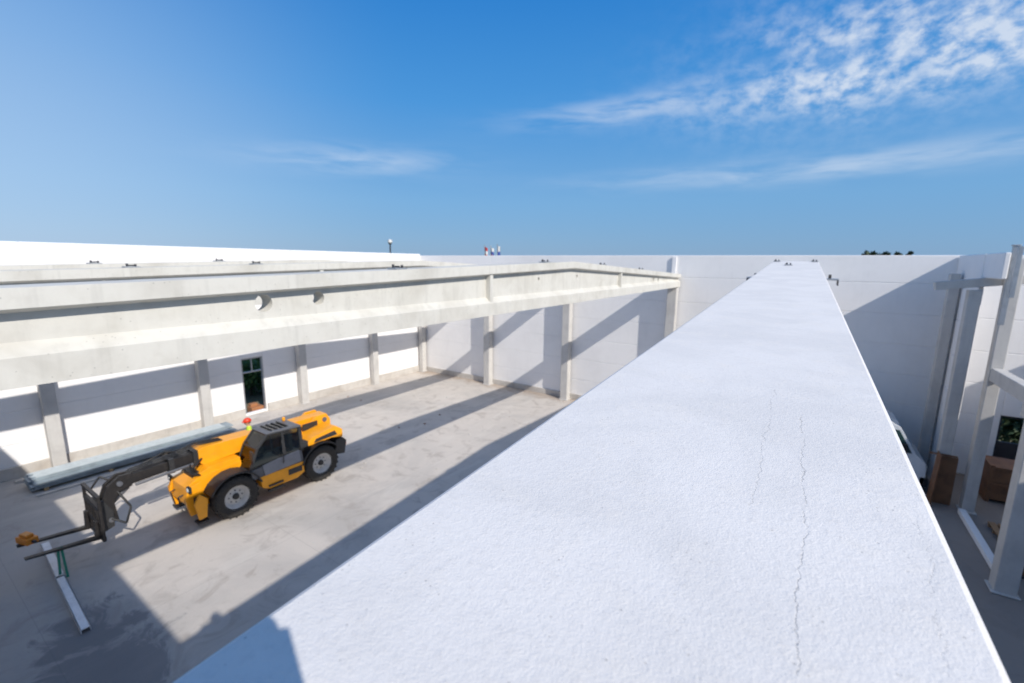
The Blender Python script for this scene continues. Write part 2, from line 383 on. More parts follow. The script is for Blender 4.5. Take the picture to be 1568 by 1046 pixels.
# ------------------------------------------------------------------ white van beside far wall
M_vwhite = simple('van_white_paint', (0.80, 0.82, 0.83), 0.3, var=0.04, coat=0.6)
M_glass = simple('tinted_glass', (0.03, 0.07, 0.07), 0.06, var=0.05, coat=0.5)
M_tyre = simple('tyre_rubber', (0.03, 0.028, 0.026), 0.85, scale=12, bump=0.3, dirt=0.35)
M_black = simple('black_plastic', (0.025, 0.026, 0.028), 0.5, dirt=0.1)
M_rim = simple('wheel_rim_grey', (0.62, 0.60, 0.57), 0.5, dirt=0.35)
def wheel(w, c, axis, R, wd, tyre, rim, hub, lugs=0):
    c = Vector(c); ax = Vector(axis).normalized(); h = wd/2
    w.lathe(c, ax, [(R*.56,-h*.75),(R*.62,-h*.92),(R*.8,-h),(R*.93,-h*.9),(R*.985,-h*.72),(R,-h*.3),(R,h*.3),(R*.985,h*.72),(R*.93,h*.9),(R*.8,h),(R*.62,h*.92),(R*.56,h*.75)], tyre, 40)
    w.lathe(c, ax, [(0.001,h*.25),(R*.2,h*.25),(R*.24,h*.15),(R*.42,h*.05),(R*.5,h*.55),(R*.58,h*.8),(R*.6,h*.86)], rim, 32)
    w.lathe(c, ax, [(0.001,-h*.25),(R*.42,-h*.15),(R*.58,-h*.8)], rim, 24)
    w.lathe(c, ax, [(0.001,h*.62),(R*.13,h*.6),(R*.16,h*.2),(R*.22,h*.2)], hub, 20)
    a = Vector((0,0,1)); s = ax.cross(a).normalized()
    for i in range(8):
        t = 2*math.pi*i/8; p = c + (s*math.cos(t)+a*math.sin(t))*R*.3
        w.cyl(p+ax*h*.1, p+ax*h*.3, R*.03, hub, 6)
    for i in range(lugs):
        for sd in (-1, 1):
            t = 2*math.pi*(i+(0.5 if sd > 0 else 0))/lugs; t2 = t + 0.16
            p0 = c + (s*math.cos(t)+a*math.sin(t))*R*1.0 + ax*sd*h*.12
            p1 = c + (s*math.cos(t2)+a*math.sin(t2))*R*.965 + ax*sd*h*.95
            n = (s*math.cos(t)+a*math.sin(t)); w.beam(p0, p1, R*.085, R*.07, tyre, up=n)
v = MB('delivery_van', [M_vwhite, M_glass, M_tyre, M_rim, M_black, simple('headlamp', (0.7, 0.7, 0.65), 0.1)])
prof = [(-2.4,.35),(2.35,.35),(2.42,.75),(2.36,1.2),(2.1,1.42),(1.6,2.3),(1.2,2.52),(-2.3,2.52),(-2.42,2.3)]
v.prism(prof, 'Y', -0.95, 0.95, 0)
v.prism([(1.98,1.46),(1.56,2.22),(0.85,2.22),(0.85,1.46)], 'Y', -0.965, 0.965, 1)
v._add([(2.11,-.82,1.46),(2.11,.82,1.46),(1.64,.75,2.26),(1.64,-.75,2.26)], [(0,1,2,3)], 1)
v.box((2.28,-.95,.35), (2.5,.95,.68), 4)
for s in (-1, 1):
    v.box((2.3,s*.75-.16,.85), (2.43,s*.75+.16,1.08), 5); v.box((1.7,s*1.03-.07,1.45), (1.82,s*1.03+.07,1.78), 4)
    v.box((-2.2,s*.956-.006,1.0), (1.9,s*.956+.006,1.06), 4)
    for x in (-1.55, 1.6):
        wheel(v, (x, s*.84, .35), (0, s, 0), .35, .24, 2, 3, 4); v.lathe((x, s*.952, .38), (0, s, 0), [(.36,0.0),(.43,0.004),(.43,-0.02)], 4, 28)
v.done(bevel=0.05, loc=(1.55, 20.7, 0.0), seg=3)

# ------------------------------------------------------------------ telehandler
M_or = simple('machine_yellow_paint', (0.90, 0.36, 0.006), 0.42, var=0.12, scale=3, coat=0.1, dirt=0.10)
M_gr = simple('machine_grey_paint', (0.11, 0.115, 0.13), 0.45, dirt=0.12)
M_boom = simple('boom_steel', (0.018, 0.016, 0.016), 0.5, 0.1, dirt=0.12)
M_mid = simple('hose_black', (0.015, 0.015, 0.015), 0.5)
def glass_mat():
    m = D.materials.new('cab_glass'); m.use_nodes = True; nt = m.node_tree; nt.nodes.clear()
    o = N(nt, 'ShaderNodeOutputMaterial'); mx = N(nt, 'ShaderNodeMixShader'); t = N(nt, 'ShaderNodeBsdfTransparent'); gl = N(nt, 'ShaderNodeBsdfGlossy')
    t.inputs[0].default_value = (.36,.43,.42,1); gl.inputs['Roughness'].default_value = 0.03
    fr = N(nt, 'ShaderNodeFresnel'); fr.inputs[0].default_value = 1.5
    nt.links.new(fr.outputs[0], mx.inputs[0]); nt.links.new(t.outputs[0], mx.inputs[1]); nt.links.new(gl.outputs[0], mx.inputs[2]); nt.links.new(mx.outputs[0], o.inputs[0])
    return m
M_cglass = glass_mat()
M_red = simple('red_plastic', (0.75, 0.06, 0.02), 0.4)
M_decal = simple('door_panel_grey', (0.22,0.23,0.26), .4)
T = MB('telehandler', [M_or, M_black, M_gr, M_tyre, M_rim, M_cglass, M_boom, M_mid, M_red, simple('lamp_white', (0.75,0.75,0.7), 0.2), M_decal])
OR, BK, GR, TY, RM, GL, ST, HO, RD, LW, DP = range(11)
FX, RX = 1.42, -1.45
T.prism([(-2.1,.62),(-2.1,1.0),(2.2,1.0),(2.2,.55),(1.0,.5),(-1.0,.5)], 'Y', -.42, .42, GR)
for s in (-1, 1):
    T.box((-1.0, s*.34-.05, .45), (1.0, s*.34+.05, 1.15), OR)
T.cyl((FX,-.85,.63), (FX,.85,.63), .13, BK); T.cyl((RX,-.85,.63), (RX,.85,.63), .13, BK)
T.ball((FX,0,.63), .24, BK); T.ball((RX,0,.63), .24, BK)
for x in (FX, RX):
    for s in (-1, 1): wheel(T, (x, s*.92, .65), (0, s, 0), .64, .42, TY, RM, BK, lugs=22)
def fender(x, s, a0, a1, mat, r=.74):
    n = 9; po = []; pi = []
    for i in range(n):
        t = math.radians(a0 + (a1-a0)*i/(n-1)); po.append((x + (r+.05)*math.cos(t), .66+(r+.05)*math.sin(t))); pi.append((x + r*math.cos(t), .66+r*math.sin(t)))
    T.prism(po + pi[::-1], 'Y', *sorted((s*.66, s*1.14)), mat)
    T.prism(po + [(x, .66+.45)], 'Y', *sorted((s*.6, s*.67)), mat)
for s in (-1, 1): fender(FX, s, 25, 165, BK); fender(RX, s, 15, 150, BK)
T.prism([(1.95,.5),(2.35,.42),(2.55,.75),(2.5,1.22),(2.2,1.42),(.95,1.5),(.95,1.0),(1.9,.95)], 'Y', -.48, .48, OR)
for s in (-1, 1):
    T.prism([(2.12,.95),(2.3,.40),(2.5,.38),(2.6,.9),(2.5,1.25),(2.15,1.34)], 'Y', *sorted((s*.50, s*.62)), OR)
    T.prism([(2.15,.9),(2.22,.36),(2.42,.34),(2.5,.85),(2.35,1.12)], 'Y', *sorted((s*.88, s*.96)), OR)
    T.box((2.14, min(s*.6, s*.9), .6), (2.4, max(s*.6, s*.9), .92), BK)
    T.cyl((2.3, s*.78, .25), (2.3, s*.78, 1.0), .055, GR)
    T.box((2.15, s*.78-.14, .18), (2.45, s*.78+.14, .24), BK)
    T.box((2.46, s*.66-.1, 1.15), (2.53, s*.66+.1, 1.32), BK); T.cyl((2.525, s*.66, 1.235), (2.545, s*.66, 1.235), .065, LW)
    T.tube([(2.4,s*.3,1.0),(2.65,s*.28,.95),(2.6,s*.2,.6)], .02, HO)
T.box((1.95,-.30,1.36), (2.25,.30,1.52), BK); T.tube([(2.1,.25,1.45),(2.2,.32,1.7),(1.9,.14,1.85)], .03, HO); T.tube([(2.0,.38,1.4),(2.3,.40,1.55),(2.2,.1,1.75)], .025, HO)
T.prism([(.66,.62),(.72,1.0),(-.74,1.0),(-.76,.62),(-.5,.5),(.42,.5)], 'Y', .68, 1.10, OR)
T.box((.0,1.06,.42), (.5,1.16,.50), BK); T.box((.0,1.10,.58), (.48,1.14,.64), BK)
T.box((-.68,1.095,.70), (-.2,1.115,.90), BK)
T.prism([(.85,.75),(.95,1.30),(.7,1.52),(-.8,1.56),(-1.0,1.35),(-1.0,.75)], 'Y', -1.15, -.52, OR)
for i in range(6): T.box((-.6+i*.2,-1.165,1.05), (-.5+i*.2,-1.14,1.35), BK)
T.cyl((-.6,-.8,1.5), (-.6,-.8,1.95), .05, BK, 12)
pf = [(-2.35,.85),(-2.45,1.25),(-2.45,1.85),(-2.3,2.10),(-1.9,2.10),(-1.15,1.55),(-1.0,1.0),(-1.8,.95)]
T.prism(pf, 'Y', .10, .20, OR); T.prism(pf, 'Y', -.60, -.50, OR)
T.prism([(-2.45,.66),(-2.55,1.15),(-2.4,1.3),(-2.1,1.28),(-2.05,.74)], 'Y', -1.0, 1.0, BK)
T.prism([(-2.42,1.31),(-2.42,1.62),(-2.15,1.82),(-1.2,1.66),(-.95,1.45),(-1.1,1.40),(-2.0,1.42)], 'Y', .21, .96, OR)
T.prism([(-2.2,1.48),(-2.1,1.66),(-1.35,1.58),(-1.25,1.46)], 'Y', .955, .975, BK)
T.box((-1.02,.24,1.42), (-.80,1.0,1.62), BK)
T.box((-2.57,.72,.95), (-2.51,.95,1.12), RD); T.box((-2.57,-.95,.95), (-2.51,-.72,1.12), RD)
T.cyl((-2.2,-.64,1.9), (-2.2,.24,1.9), .09, GR); T.box((-1.9,.205,1.7), (-1.3,.235,1.95), BK)
def bm4(x0, z0, x1, z1, h, y0, y1, m): T.prism([(x0,z0-h/2),(x1,z1-h/2),(x1,z1+h/2),(x0,z0+h/2)], 'Y', y0, y1, m)
bm4(-2.4, 1.86, 1.75, 1.92, .38, -.44, .04, OR)
T.prism([(.6,1.66),(1.85,1.60),(1.95,1.72),(1.95,2.10),(1.8,2.16),(.3,2.12)], 'Y', -.49, .09, OR)
T.prism([(.9,1.05),(1.9,1.2),(2.1,1.5),(1.8,1.62),(.95,1.62)], 'Y', -.42, .42, OR)
bm4(1.7, 1.88, 2.7, 1.86, .33, -.40, .0, ST)
bm4(2.5, 1.86, 3.65, 1.80, .27, -.365, -.035, ST)
for x, z in ((2.0,1.88),(2.62,1.86)):
    T.box((x-.06,-.46,z-.22), (x+.08,.06,z+.22), BK)
T.cyl((-.3,-.2,1.3), (1.3,-.2,1.7), .09, GR)
T.cyl((2.1,.05,1.72), (3.5,.05,1.66), .04, GR)
for k_, yy in enumerate((-.08,-.2,-.32)):
    T.tube([(1.2,yy,2.16),(1.9,yy,2.24),(2.4,yy,2.10),(3.0,yy,2.06),(3.5,yy,2.02),(3.8,yy,1.82),(3.95,yy,1.4)], .022, HO, 8)
T.tube([(2.1,-.44,2.0),(2.6,-.46,2.16),(3.2,-.44,2.0)], .03, HO, 8)
hd = [(3.5,1.98),(3.8,2.0),(4.08,1.8),(4.22,1.42),(4.28,.95),(4.12,.75),(3.92,.8),(3.97,1.3),(3.82,1.56),(3.55,1.62)]
T.prism(hd, 'Y', -.36, -.27, ST); T.prism(hd, 'Y', -.13, -.04, ST)
T.cyl((4.1,-.5,.9), (4.1,.1,.9), .065, GR); T.cyl((3.82,-.45,1.8), (3.82,.05,1.8), .065, GR)
T.cyl((3.62,-.2,1.58), (4.07,-.2,1.2), .07, GR)
for z in (.62, 1.0, 1.45): T.box((4.33,-.85,z-.06), (4.41,.45,z+.06), ST)
for y in (-.82, -.5, -.2, .1, .42): T.box((4.34,y-.035,.55), (4.405,y+.035,1.8 if abs(y+.2) > .5 else 1.47), ST)
T.box((4.335,-.85,1.74), (4.415,.45,1.82), ST)
cp = [(4.05,.7),(4.34,.6),(4.34,1.5),(4.2,1.5),(4.03,1.1)]
T.prism(cp, 'Y', -.46, -.38, BK); T.prism(cp, 'Y', -.02, .06, BK)
for y in (-.62, .22):
    T.prism([(4.42,1.1),(4.48,1.1),(4.50,.68),(5.75,.80),(5.75,.765),(4.42,.58)], 'Y', y-.07, y+.07, ST)
T.tube([(3.9,-.1,1.65),(3.7,.2,1.15),(3.85,.25,.75),(4.1,.1,.95)], .028, HO, 8)
T.tube([(3.8,-.3,1.7),(4.1,-.45,2.0),(4.3,-.5,1.7)], .025, HO, 8)
y0, y1 = .22, 1.08
T.prism([(.92,.98),(.98,1.30),(-.72,1.42),(-.78,.98)], 'Y', y0, y1, GR)
T.prism([(.55,1.0),(.62,1.36),(.1,1.42),(-.62,1.46),(-.66,1.05)], 'Y', y1, y1+.03, DP)
A=(.98,1.30); B=(.38,2.32); Cc=(-.70,2.28); Dd=(-.74,1.42)
for yy in (y0+.03, y1-.03):
    T.beam((A[0],yy,A[1]), (.72,yy,1.93), .07, .07, BK); T.beam((.72,yy,1.93), (B[0],yy,B[1]), .07, .07, BK)
    T.beam((Cc[0],yy,Cc[1]), (Dd[0],yy,Dd[1]), .1, .1, BK); T.beam((-.1,yy,2.30), (-.16,yy,1.42), .055, .07, BK)
    T.beam((B[0],yy,B[1]), (Cc[0],yy,Cc[1]), .07, .07, BK)
    T.beam((.93,yy,1.35), (-.72,yy,1.44), .04, .06, BK)
for (xx, zz) in (A, B, Cc, Dd, (.72,1.93)): T.beam((xx,y0,zz), (xx,y1,zz), .06, .06, BK)
T._add([(.985,y0+.05,1.34),(.985,y1-.05,1.34),(.73,y1-.05,1.92),(.73,y0+.05,1.92)], [(0,1,2,3)], GL)
T._add([(.72,y0+.05,1.95),(.72,y1-.05,1.95),(.39,y1-.05,2.32),(.39,y0+.05,2.32)], [(0,1,2,3)], GL)
for yy in (y0+.02, y1-.01): T._add([(.95,yy,1.36),(.71,yy,1.92),(.38,yy,2.30),(-.68,yy,2.26),(-.72,yy,1.45)], [(0,1,2,3,4)], GL)
T._add([(-.71,y0+.05,1.44),(-.71,y1-.05,1.44),(-.69,y1-.05,2.26),(-.69,y0+.05,2.26)], [(0,1,2,3)], GL)
T.prism([(.42,2.345),(.30,2.38),(-.68,2.35),(-.76,2.30),(-.72,2.27)], 'Y', y0-.02, y1+.02, GR)
T._add([(.25,y0+.1,2.384),(.25,y1-.1,2.384),(-.4,y1-.1,2.364),(-.4,y0+.1,2.364)], [(0,1,2,3)], GL)
for i in range(4): T.box((-.35+i*.17, y0+.08, 2.375), (-.32+i*.17, y1-.08, 2.41), BK)
T.cyl((-.58,.35,2.36), (-.58,.35,2.48), .05, OR, 12)
T.box((-.5,.42,1.35), (-.05,.85,1.5), BK); T.box((-.55,.42,1.45), (-.42,.85,2.0), BK); T.cyl((.45,.63,1.6), (.5,.63,1.75), .17, BK, 20)
T.beam((.9,1.10,1.9), (1.05,1.30,1.95), .02, .02, BK); T.box((1.0,1.26,1.75), (1.04,1.44,2.05), BK)
T.tube([(-.05,1.12,1.2),(-.05,1.15,1.3),(-.05,1.15,1.9),(-.05,1.10,2.0)], .015, BK, 6)
tele = T.done(bevel=0.012, loc=(-15.0, 7.24, 0), rotz=-math.pi/2)

k = MB('load_strap_winch', [M_or2, M_dark]); k.box((-.22,-.12,0), (.22,.12,.16)); k.box((-.14,-.08,.16), (.14,.08,.24)); k.cyl((-.3,0,.08), (-.22,0,.08), .05, 1, 10); k.cyl((.22,0,.08), (.32,0,.08), .04, 1, 10)
k.done(bevel=0.02, loc=(-15.62, 1.68, 0.79), rotz=0.3)
k = MB('lifting_sling', [simple('green_webbing', (0.03, 0.22, 0.14), 0.8)]); k.beam((-14.78, 2.05, 0.75), (-14.55, 1.98, 0.16), .05, .012); k.beam((-14.78, 2.11, 0.75), (-14.55, 2.10, 0.02), .05, .012); k.done()
M_white = simple('white_paint', (0.78, 0.78, 0.78), 0.5, dirt=0.12)
for a, b_ in (((-16.75, 2.1), (-14.65, 1.98)), ((-14.55, 1.97), (-12.0, 1.85))):
    k = MB('white_steel_channel', [M_white]); 
    k.beam((a[0],a[1],.09), (b_[0],b_[1],.09), .16, .02); k.beam((a[0],a[1]-.075,.05), (b_[0],b_[1]-.075,.05), .012, .1); k.beam((a[0],a[1]+.075,.05), (b_[0],b_[1]+.075,.05), .012, .1); k.done()
M_blue = simple('blue_grey_sheet', (0.29, 0.345, 0.375), 0.6, 0.0, var=0.3, scale=2)
M_film = simple('packing_film', (0.48, 0.53, 0.55), 0.4)
k = MB('cladding_sheet_stack', [M_blue, M_film, simple('timber', (0.4,0.27,0.14), 0.8)])
for y in (2.9, 4.6, 6.3, 8.0): k.box((-22.1,y-.06,0), (-20.9,y+.06,.1), 2)
for i in range(6): k.box((-22.0+.02*(i % 3), 2.55+.09*(i % 2), .1+i*.05), (-20.95-.02*(i % 2)-.3*(i > 3), 8.8+.12*(i % 3), .1+i*.05+.042), 0)
for i in range(4): k.box((-21.9+i*.17, 2.6+.15*(i % 2), .395), (-21.82+i*.17, 8.7, .43), 1)
k.done(bevel=0.006)
k = MB('timber_batten', [simple('pale_timber', (0.6,0.56,0.5), 0.8)]); k.beam((-22.45, 2.4, .05), (-22.3, 8.6, .05), .1, .1); k.beam((-20.6, 2.6, .03), (-20.3, 7.5, .03), .08, .06); k.done(bevel=0.004)

k = MB('door_frame', [M_galv]); 
k.box((-23.28,10.45,.12), (-23.12,10.50,2.95)); k.box((-23.28,11.45,.12), (-23.12,11.50,2.95)); k.box((-23.28,10.505,2.9), (-23.12,11.445,2.95)); k.box((-23.25,10.505,2.2), (-23.15,11.445,2.26)); k.box((-23.25,10.95,2.265), (-23.15,10.99,2.895)); k.done(bevel=0.004)
k = MB('door_frame', [M_dark]); k.box((6.3,22.95,.12), (6.36,23.05,2.5)); k.box((7.14,22.95,.12), (7.2,23.05,2.5)); k.box((6.365,22.95,2.44), (7.135,23.05,2.5)); k.box((6.365,22.96,.13), (7.135,23.04,1.5)); k.done(bevel=0.004)
k = MB('timber_box', [simple('orange_timber', (0.4,0.17,0.07), 0.8)]); k.box((-23.9,10.9,-.1), (-23.4,11.5,.25)); k.box((-23.88,10.95,.25), (-23.6,11.3,.4)); k.done(bevel=0.01)

# ------------------------------------------------------------------ foliage
def leaf_mat(name, a, b_):
    m, nt, b = nmat(name)
    oi = N(nt, 'ShaderNodeTexCoord').outputs['Object']
    n = noise_(nt, oi, 1.6, 3); c = mixc(nt, smooth(nt, n, .35, .65), c4(a), c4(b_)); nt.links.new(c, b.inputs['Base Color']); b.inputs['Roughness'].default_value = .7
    return m
M_leaf = leaf_mat('foliage', (0.06,0.12,0.025), (0.12,0.19,0.045)); M_leafd = leaf_mat('foliage_dark', (0.03,0.055,0.02), (0.05,0.08,0.03))
M_bark = simple('bark', (0.12,0.09,0.06), 0.9, bump=0.4)
def tree(name, loc, h, r, n=2500, trunk=0.4, ls=0.16, mat=M_leaf, spread=1.0, clumps=14):
    t = MB(name, [M_bark, mat])
    rnd = random.Random(int(abs(loc[0])*31+abs(loc[1])*17))
    t.cyl((0,0,0), (0,0,h*.7), h*.02+.03, 0, 8, h*.008)
    cs = []
    for i in range(clumps):
        a = rnd.uniform(0, 6.28); rr = rnd.uniform(.1, .8)*r*spread; z = h*trunk + (h*(1-trunk))*rnd.uniform(.15, .88)
        c = Vector((rr*math.cos(a), rr*math.sin(a), z)); cs.append((c, rnd.uniform(.25, .45)*r))
        t.cyl((0,0,z*.65), c, h*.007+.01, 0, 6, .01)
    for i in range(n):
        c, cr = rnd.choice(cs); d = Vector((rnd.gauss(0,1), rnd.gauss(0,1), rnd.gauss(0,.8)))
        p = c + d.normalized()*cr*(rnd.random()**.4)*1.05
        u = Vector((rnd.gauss(0,1), rnd.gauss(0,1), rnd.gauss(0,1))).normalized(); w_ = u.cross(Vector((rnd.random(), rnd.random(), 1))).normalized()
        s = ls*rnd.uniform(.6, 1.3)
        t._add([p-u*s, p+w_*s*.5, p+u*s, p-w_*s*.5], [(0,1,2,3)], 1)
    return t.done(loc=loc)
tree('bush', (-27.0, 12.6, -.12), 2.2, 1.9, 3000, .05, .13)
tree('bush', (-30.5, 15.2, -.12), 3.8, 2.4, 3000, .05, .15, M_leafd)
tree('bush', (-29.5, 13.2, -.12), 3.0, 2.0, 2500, .05, .14, M_leaf)
tree('bush', (8.0, 26.5, -.12), 3.0, 2.2, 3000, .05, .14, M_leafd)
for (x, y, h, r, m_) in ((8.2,100,11.2,2.0,M_leafd),(9.6,101,10.9,1.7,M_leafd),(7.0,99,10.6,1.4,M_leafd),(12.1,100,11.4,.9,M_leafd),(13.4,101,11.3,.8,M_leafd)):
    tree('broadleaf_tree', (x, y, -.12), h, r, 1500, .35, .3, m_)

k = MB('street_lamp', [M_dark, simple('lamp_globe', (0.8,0.8,0.8), 0.3)])
k.cyl((0,0,0), (0,0,10.2), .11, 0, 10, .09); k.cyl((0,0,10.15), (0,0,10.3), .16, 0, 14, .24); k.cyl((0,0,10.3), (0,0,10.65), .24, 1, 14, .32); k.cyl((0,0,10.65), (0,0,10.77), .36, 1, 14, .1); k.done(loc=(-45.7, 40, -.12))
def flag(x, y, z, cols, ph):
    mats = [M_galv] + [simple('flag_cloth', c, .8) for c in cols]; k = MB('flag_pole', mats)
    k.cyl((0,0,0), (0,0,z), .07, 0, 8, .04); k.ball((0,0,z), .09, 0)
    nn = 8; n = len(cols)
    for j in range(n):
        for i in range(nn):
            def P(i_, zz): t = i_/nn; return (t*.55, .18*math.sin(t*7+ph)*t, zz - .25*t)
            za = z-.15-1.7*j/n; zb = z-.15-1.7*(j+1)/n
            k._add([P(i,za),P(i+1,za),P(i+1,zb),P(i,zb)], [(0,1,2,3)], j+1)
    k.done(loc=(x, y, -.12))
flag(-45.6, 60, 10.75, [(.5,.04,.04),(.7,.7,.7),(.5,.04,.04)], 0)
flag(-44.5, 60.2, 10.65, [(.7,.7,.7),(.05,.08,.3),(.5,.05,.05)], 1)
flag(-43.3, 60.4, 10.9, [(.7,.7,.7),(.05,.1,.4)], 2)

# ------------------------------------------------------------------ people
M_skin = simple('skin', (0.55,0.33,0.24), .55, var=.08)
M_hiv = simple('hi_vis_vest', (0.55,0.75,0.05), .7); M_jean = simple('work_trousers', (0.04,0.05,0.09), .9); M_shirt = simple('grey_shirt', (0.16,0.17,0.2), .9); M_boot = simple('boots', (0.03,0.022,0.018), .7)
M_hair = simple('hair', (0.05,0.03,0.02), .7); M_eye = simple('eye', (0.02,0.02,0.02), .2)
def person(name, J, E, region, mats, head, fwd, hands, loc, helmet=None, rotz=0, scale=1.0):
    names = list(J); me = D.meshes.new(name); me.from_pydata([J[n][0] for n in names], [(names.index(a), names.index(b)) for a, b in E], [])
    o = D.objects.new(name, me); scene.collection.objects.link(o)
    o.modifiers.new('Skin', 'SKIN')
    for i, n in enumerate(names):
        sv = me.skin_vertices[0].data[i]; r = J[n][1]; sv.radius = (r, r) if not isinstance(r, tuple) else r; sv.use_root = (i == 0)
    o.modifiers.new('Sub', 'SUBSURF').levels = 2
    bpy.context.view_layer.update(); dg = bpy.context.evaluated_depsgraph_get(); m2 = D.meshes.new_from_object(o.evaluated_get(dg))
    D.objects.remove(o)
    for m in mats: m2.materials.append(m)
    for pl in m2.polygons: pl.material_index = region(pl.center); pl.use_smooth = True
    b = MB(name, mats); b.bm.from_mesh(m2)
    h = Vector(head); f_ = Vector(fwd).normalized(); rt = f_.cross(Vector((0,0,1))).normalized(); up = rt.cross(f_)
    b.ball(h, .098, 0, (.86,1.0,1.2)); 
    b.cyl(h+f_*.085+up*.01, h+f_*.118-up*.025, .011, 0, 8, .018)
    for s in (-1, 1):
        b.ball(h+rt*s*.087, .026, 0, (.5,.7,1.2), 8); b.ball(h+f_*.083+rt*s*.033+up*.015, .011, 5, seg=8)
    b.box(tuple(h+f_*.088-up*.055-Vector((.02,.02,.003))), tuple(h+f_*.088-up*.055+Vector((.02,.01,.003))), 5)
    b.ball(h-f_*.012+up*.03, .104, 4, (.88,.98,1.05))
    if helmet is not None:
        b.ball(h+up*.065, .125, 6, (.95,1.08,.85)); b.cyl(h+up*.045, h+up*.055, .145, 6, 20); b.cyl(h+up*.04+f_*.06, h+up*.05+f_*.06, .12, 6, 20)
    for (c, fd, th) in hands:
        c = Vector(c); fd = Vector(fd).normalized(); th = Vector(th).normalized(); pn = fd.cross(th).normalized()
        b.beam(c-fd*.05, c+fd*.045, .078, .03, 0, up=pn)
        for i, L in enumerate((.07,.08,.075,.058)):
            q0 = c+fd*.04+th*(.03-.02*i); q1 = q0+fd*L*.45+pn*.008; q2 = q1+fd*L*.33+pn*.02; q3 = q2+fd*L*.15+pn*.022
            b.cyl(q0,q1,.0095,0,8,.009); b.cyl(q1,q2,.009,0,8,.008); b.cyl(q2,q3,.008,0,8,.006)
        q0 = c-fd*.02+th*.035; q1 = q0+th*.025+fd*.03; q2 = q1+fd*.03+th*.004; b.cyl(q0,q1,.012,0,8,.011); b.cyl(q1,q2,.011,0,8,.008)
    return b.done(loc=loc, rotz=rotz, scale=scale)
E = [('pel','spi'),('spi','che'),('che','nb'),('nb','nk'),('nk','hd')]
for s in 'LR': E += [('che','sh'+s),('sh'+s,'el'+s),('el'+s,'wr'+s),('wr'+s,'pa'+s),('pel','hp'+s),('hp'+s,'kn'+s),('kn'+s,'an'+s),('an'+s,'to'+s)]
J = {'pel':((0,0,.95),.15),'spi':((0,0,1.13),.135),'che':((0,.01,1.34),.15),'nb':((0,0,1.48),.08),'nk':((0,.01,1.54),.055),'hd':((0,.03,1.64),.07)}
for s, k_ in (('L',-1),('R',1)):
    J.update({'sh'+s:((k_*.18,0,1.42),.07),'el'+s:((k_*.25,.02,1.16),.05),'wr'+s:((k_*.24,.2,1.02),.032),'pa'+s:((k_*.23,.25,1.0),.03),
              'hp'+s:((k_*.1,0,.88),.1),'kn'+s:((k_*.12,.03,.5),.066),'an'+s:((k_*.12,-.02,.11),.045),'to'+s:((k_*.13,.14,.05),.04)})
def reg(c):
    if c.z > 1.52: return 0
    if c.y > .2 and .9 < c.z < 1.1: return 0
    if c.z > .93: return 1
    if c.z > .14: return 2
    return 3
person('construction_worker', J, E, reg, [M_skin,M_hiv,M_jean,M_boot,M_hair,M_eye,M_red], (0,.03,1.66), (0,1,-.1),
       [((-.23,.29,1.0),(0,1,-.1),(.3,0,1)),((.23,.29,1.0),(0,1,-.1),(-.3,0,1))], (-16.72,7.62,.265), helmet=True, rotz=math.radians(160), scale=1.0)

zb = 7.31
Jp = {'pel':((.02,-.52,.28),.14),'spi':((.02,-.46,.38),.12),'che':((.01,-.36,.48),.13),'nb':((.0,-.29,.54),.07),'nk':((.0,-.25,.565),.05),'hd':((0,-.2,.61),.06)}
for s, k_ in (('L',-1),('R',1)):
    Jp.update({'sh'+s:((k_*.17,-.33,.516),.065),'el'+s:((k_*.2,-.2,.363),.048),'wr'+s:((k_*.11,-.1,.46),.03),'pa'+s:((k_*.09,-.075,.49),.028),
              'hp'+s:((k_*.09,-.5,.256),.1),'kn'+s:((k_*.12,-.22,.065),.06),'an'+s:((k_*.1,-.6,.05),.04),'to'+s:((k_*.1,-.72,.04),.032)})
def reg3(c):
    if c.z > .545: return 0
    if c.y > -.13 and c.z > .42: return 0
    if c.z > .30: return 1
    if c.y > -.55 or c.z > .12: return 2
    return 3
rz = math.radians(33.8)
person('photographer', Jp, E, reg3, [M_skin,M_shirt,M_jean,M_boot,M_hair,M_eye,M_black], (0,-.19,.60), (0,1,-.25),
       [((-.075,-.07,.49),(.2,.3,1),(1,0,0)),((.075,-.07,.49),(-.2,.3,1),(-1,0,0))], (0.04,-0.006,zb), rotz=rz)
k = MB('photo_camera', [M_black]); k.box((-.07,-.12,-.045), (.07,-.06,.045)); k.box((-.03,-.115,.045), (.03,-.065,.075)); k.cyl((0,-.06,0), (0,-.012,0), .036, 0, 20)
k.done(bevel=.006, loc=(0.0,-.0,7.8), rotz=rz)

k = MB('floor_debris', [M_plinth, M_wood, M_col]); rnd = random.Random(3)
for i in range(60):
    x = rnd.uniform(-22, 4); y = rnd.uniform(4, 22.3); s = rnd.uniform(.015, .045)
    k.box((x-s, y-s*rnd.uniform(.4,1.6), 0.001), (x+s, y+s*rnd.uniform(.4,1.6), s*.8), rnd.choice((0,1,2)), rot=('Z', rnd.uniform(0,3)))
k.done()

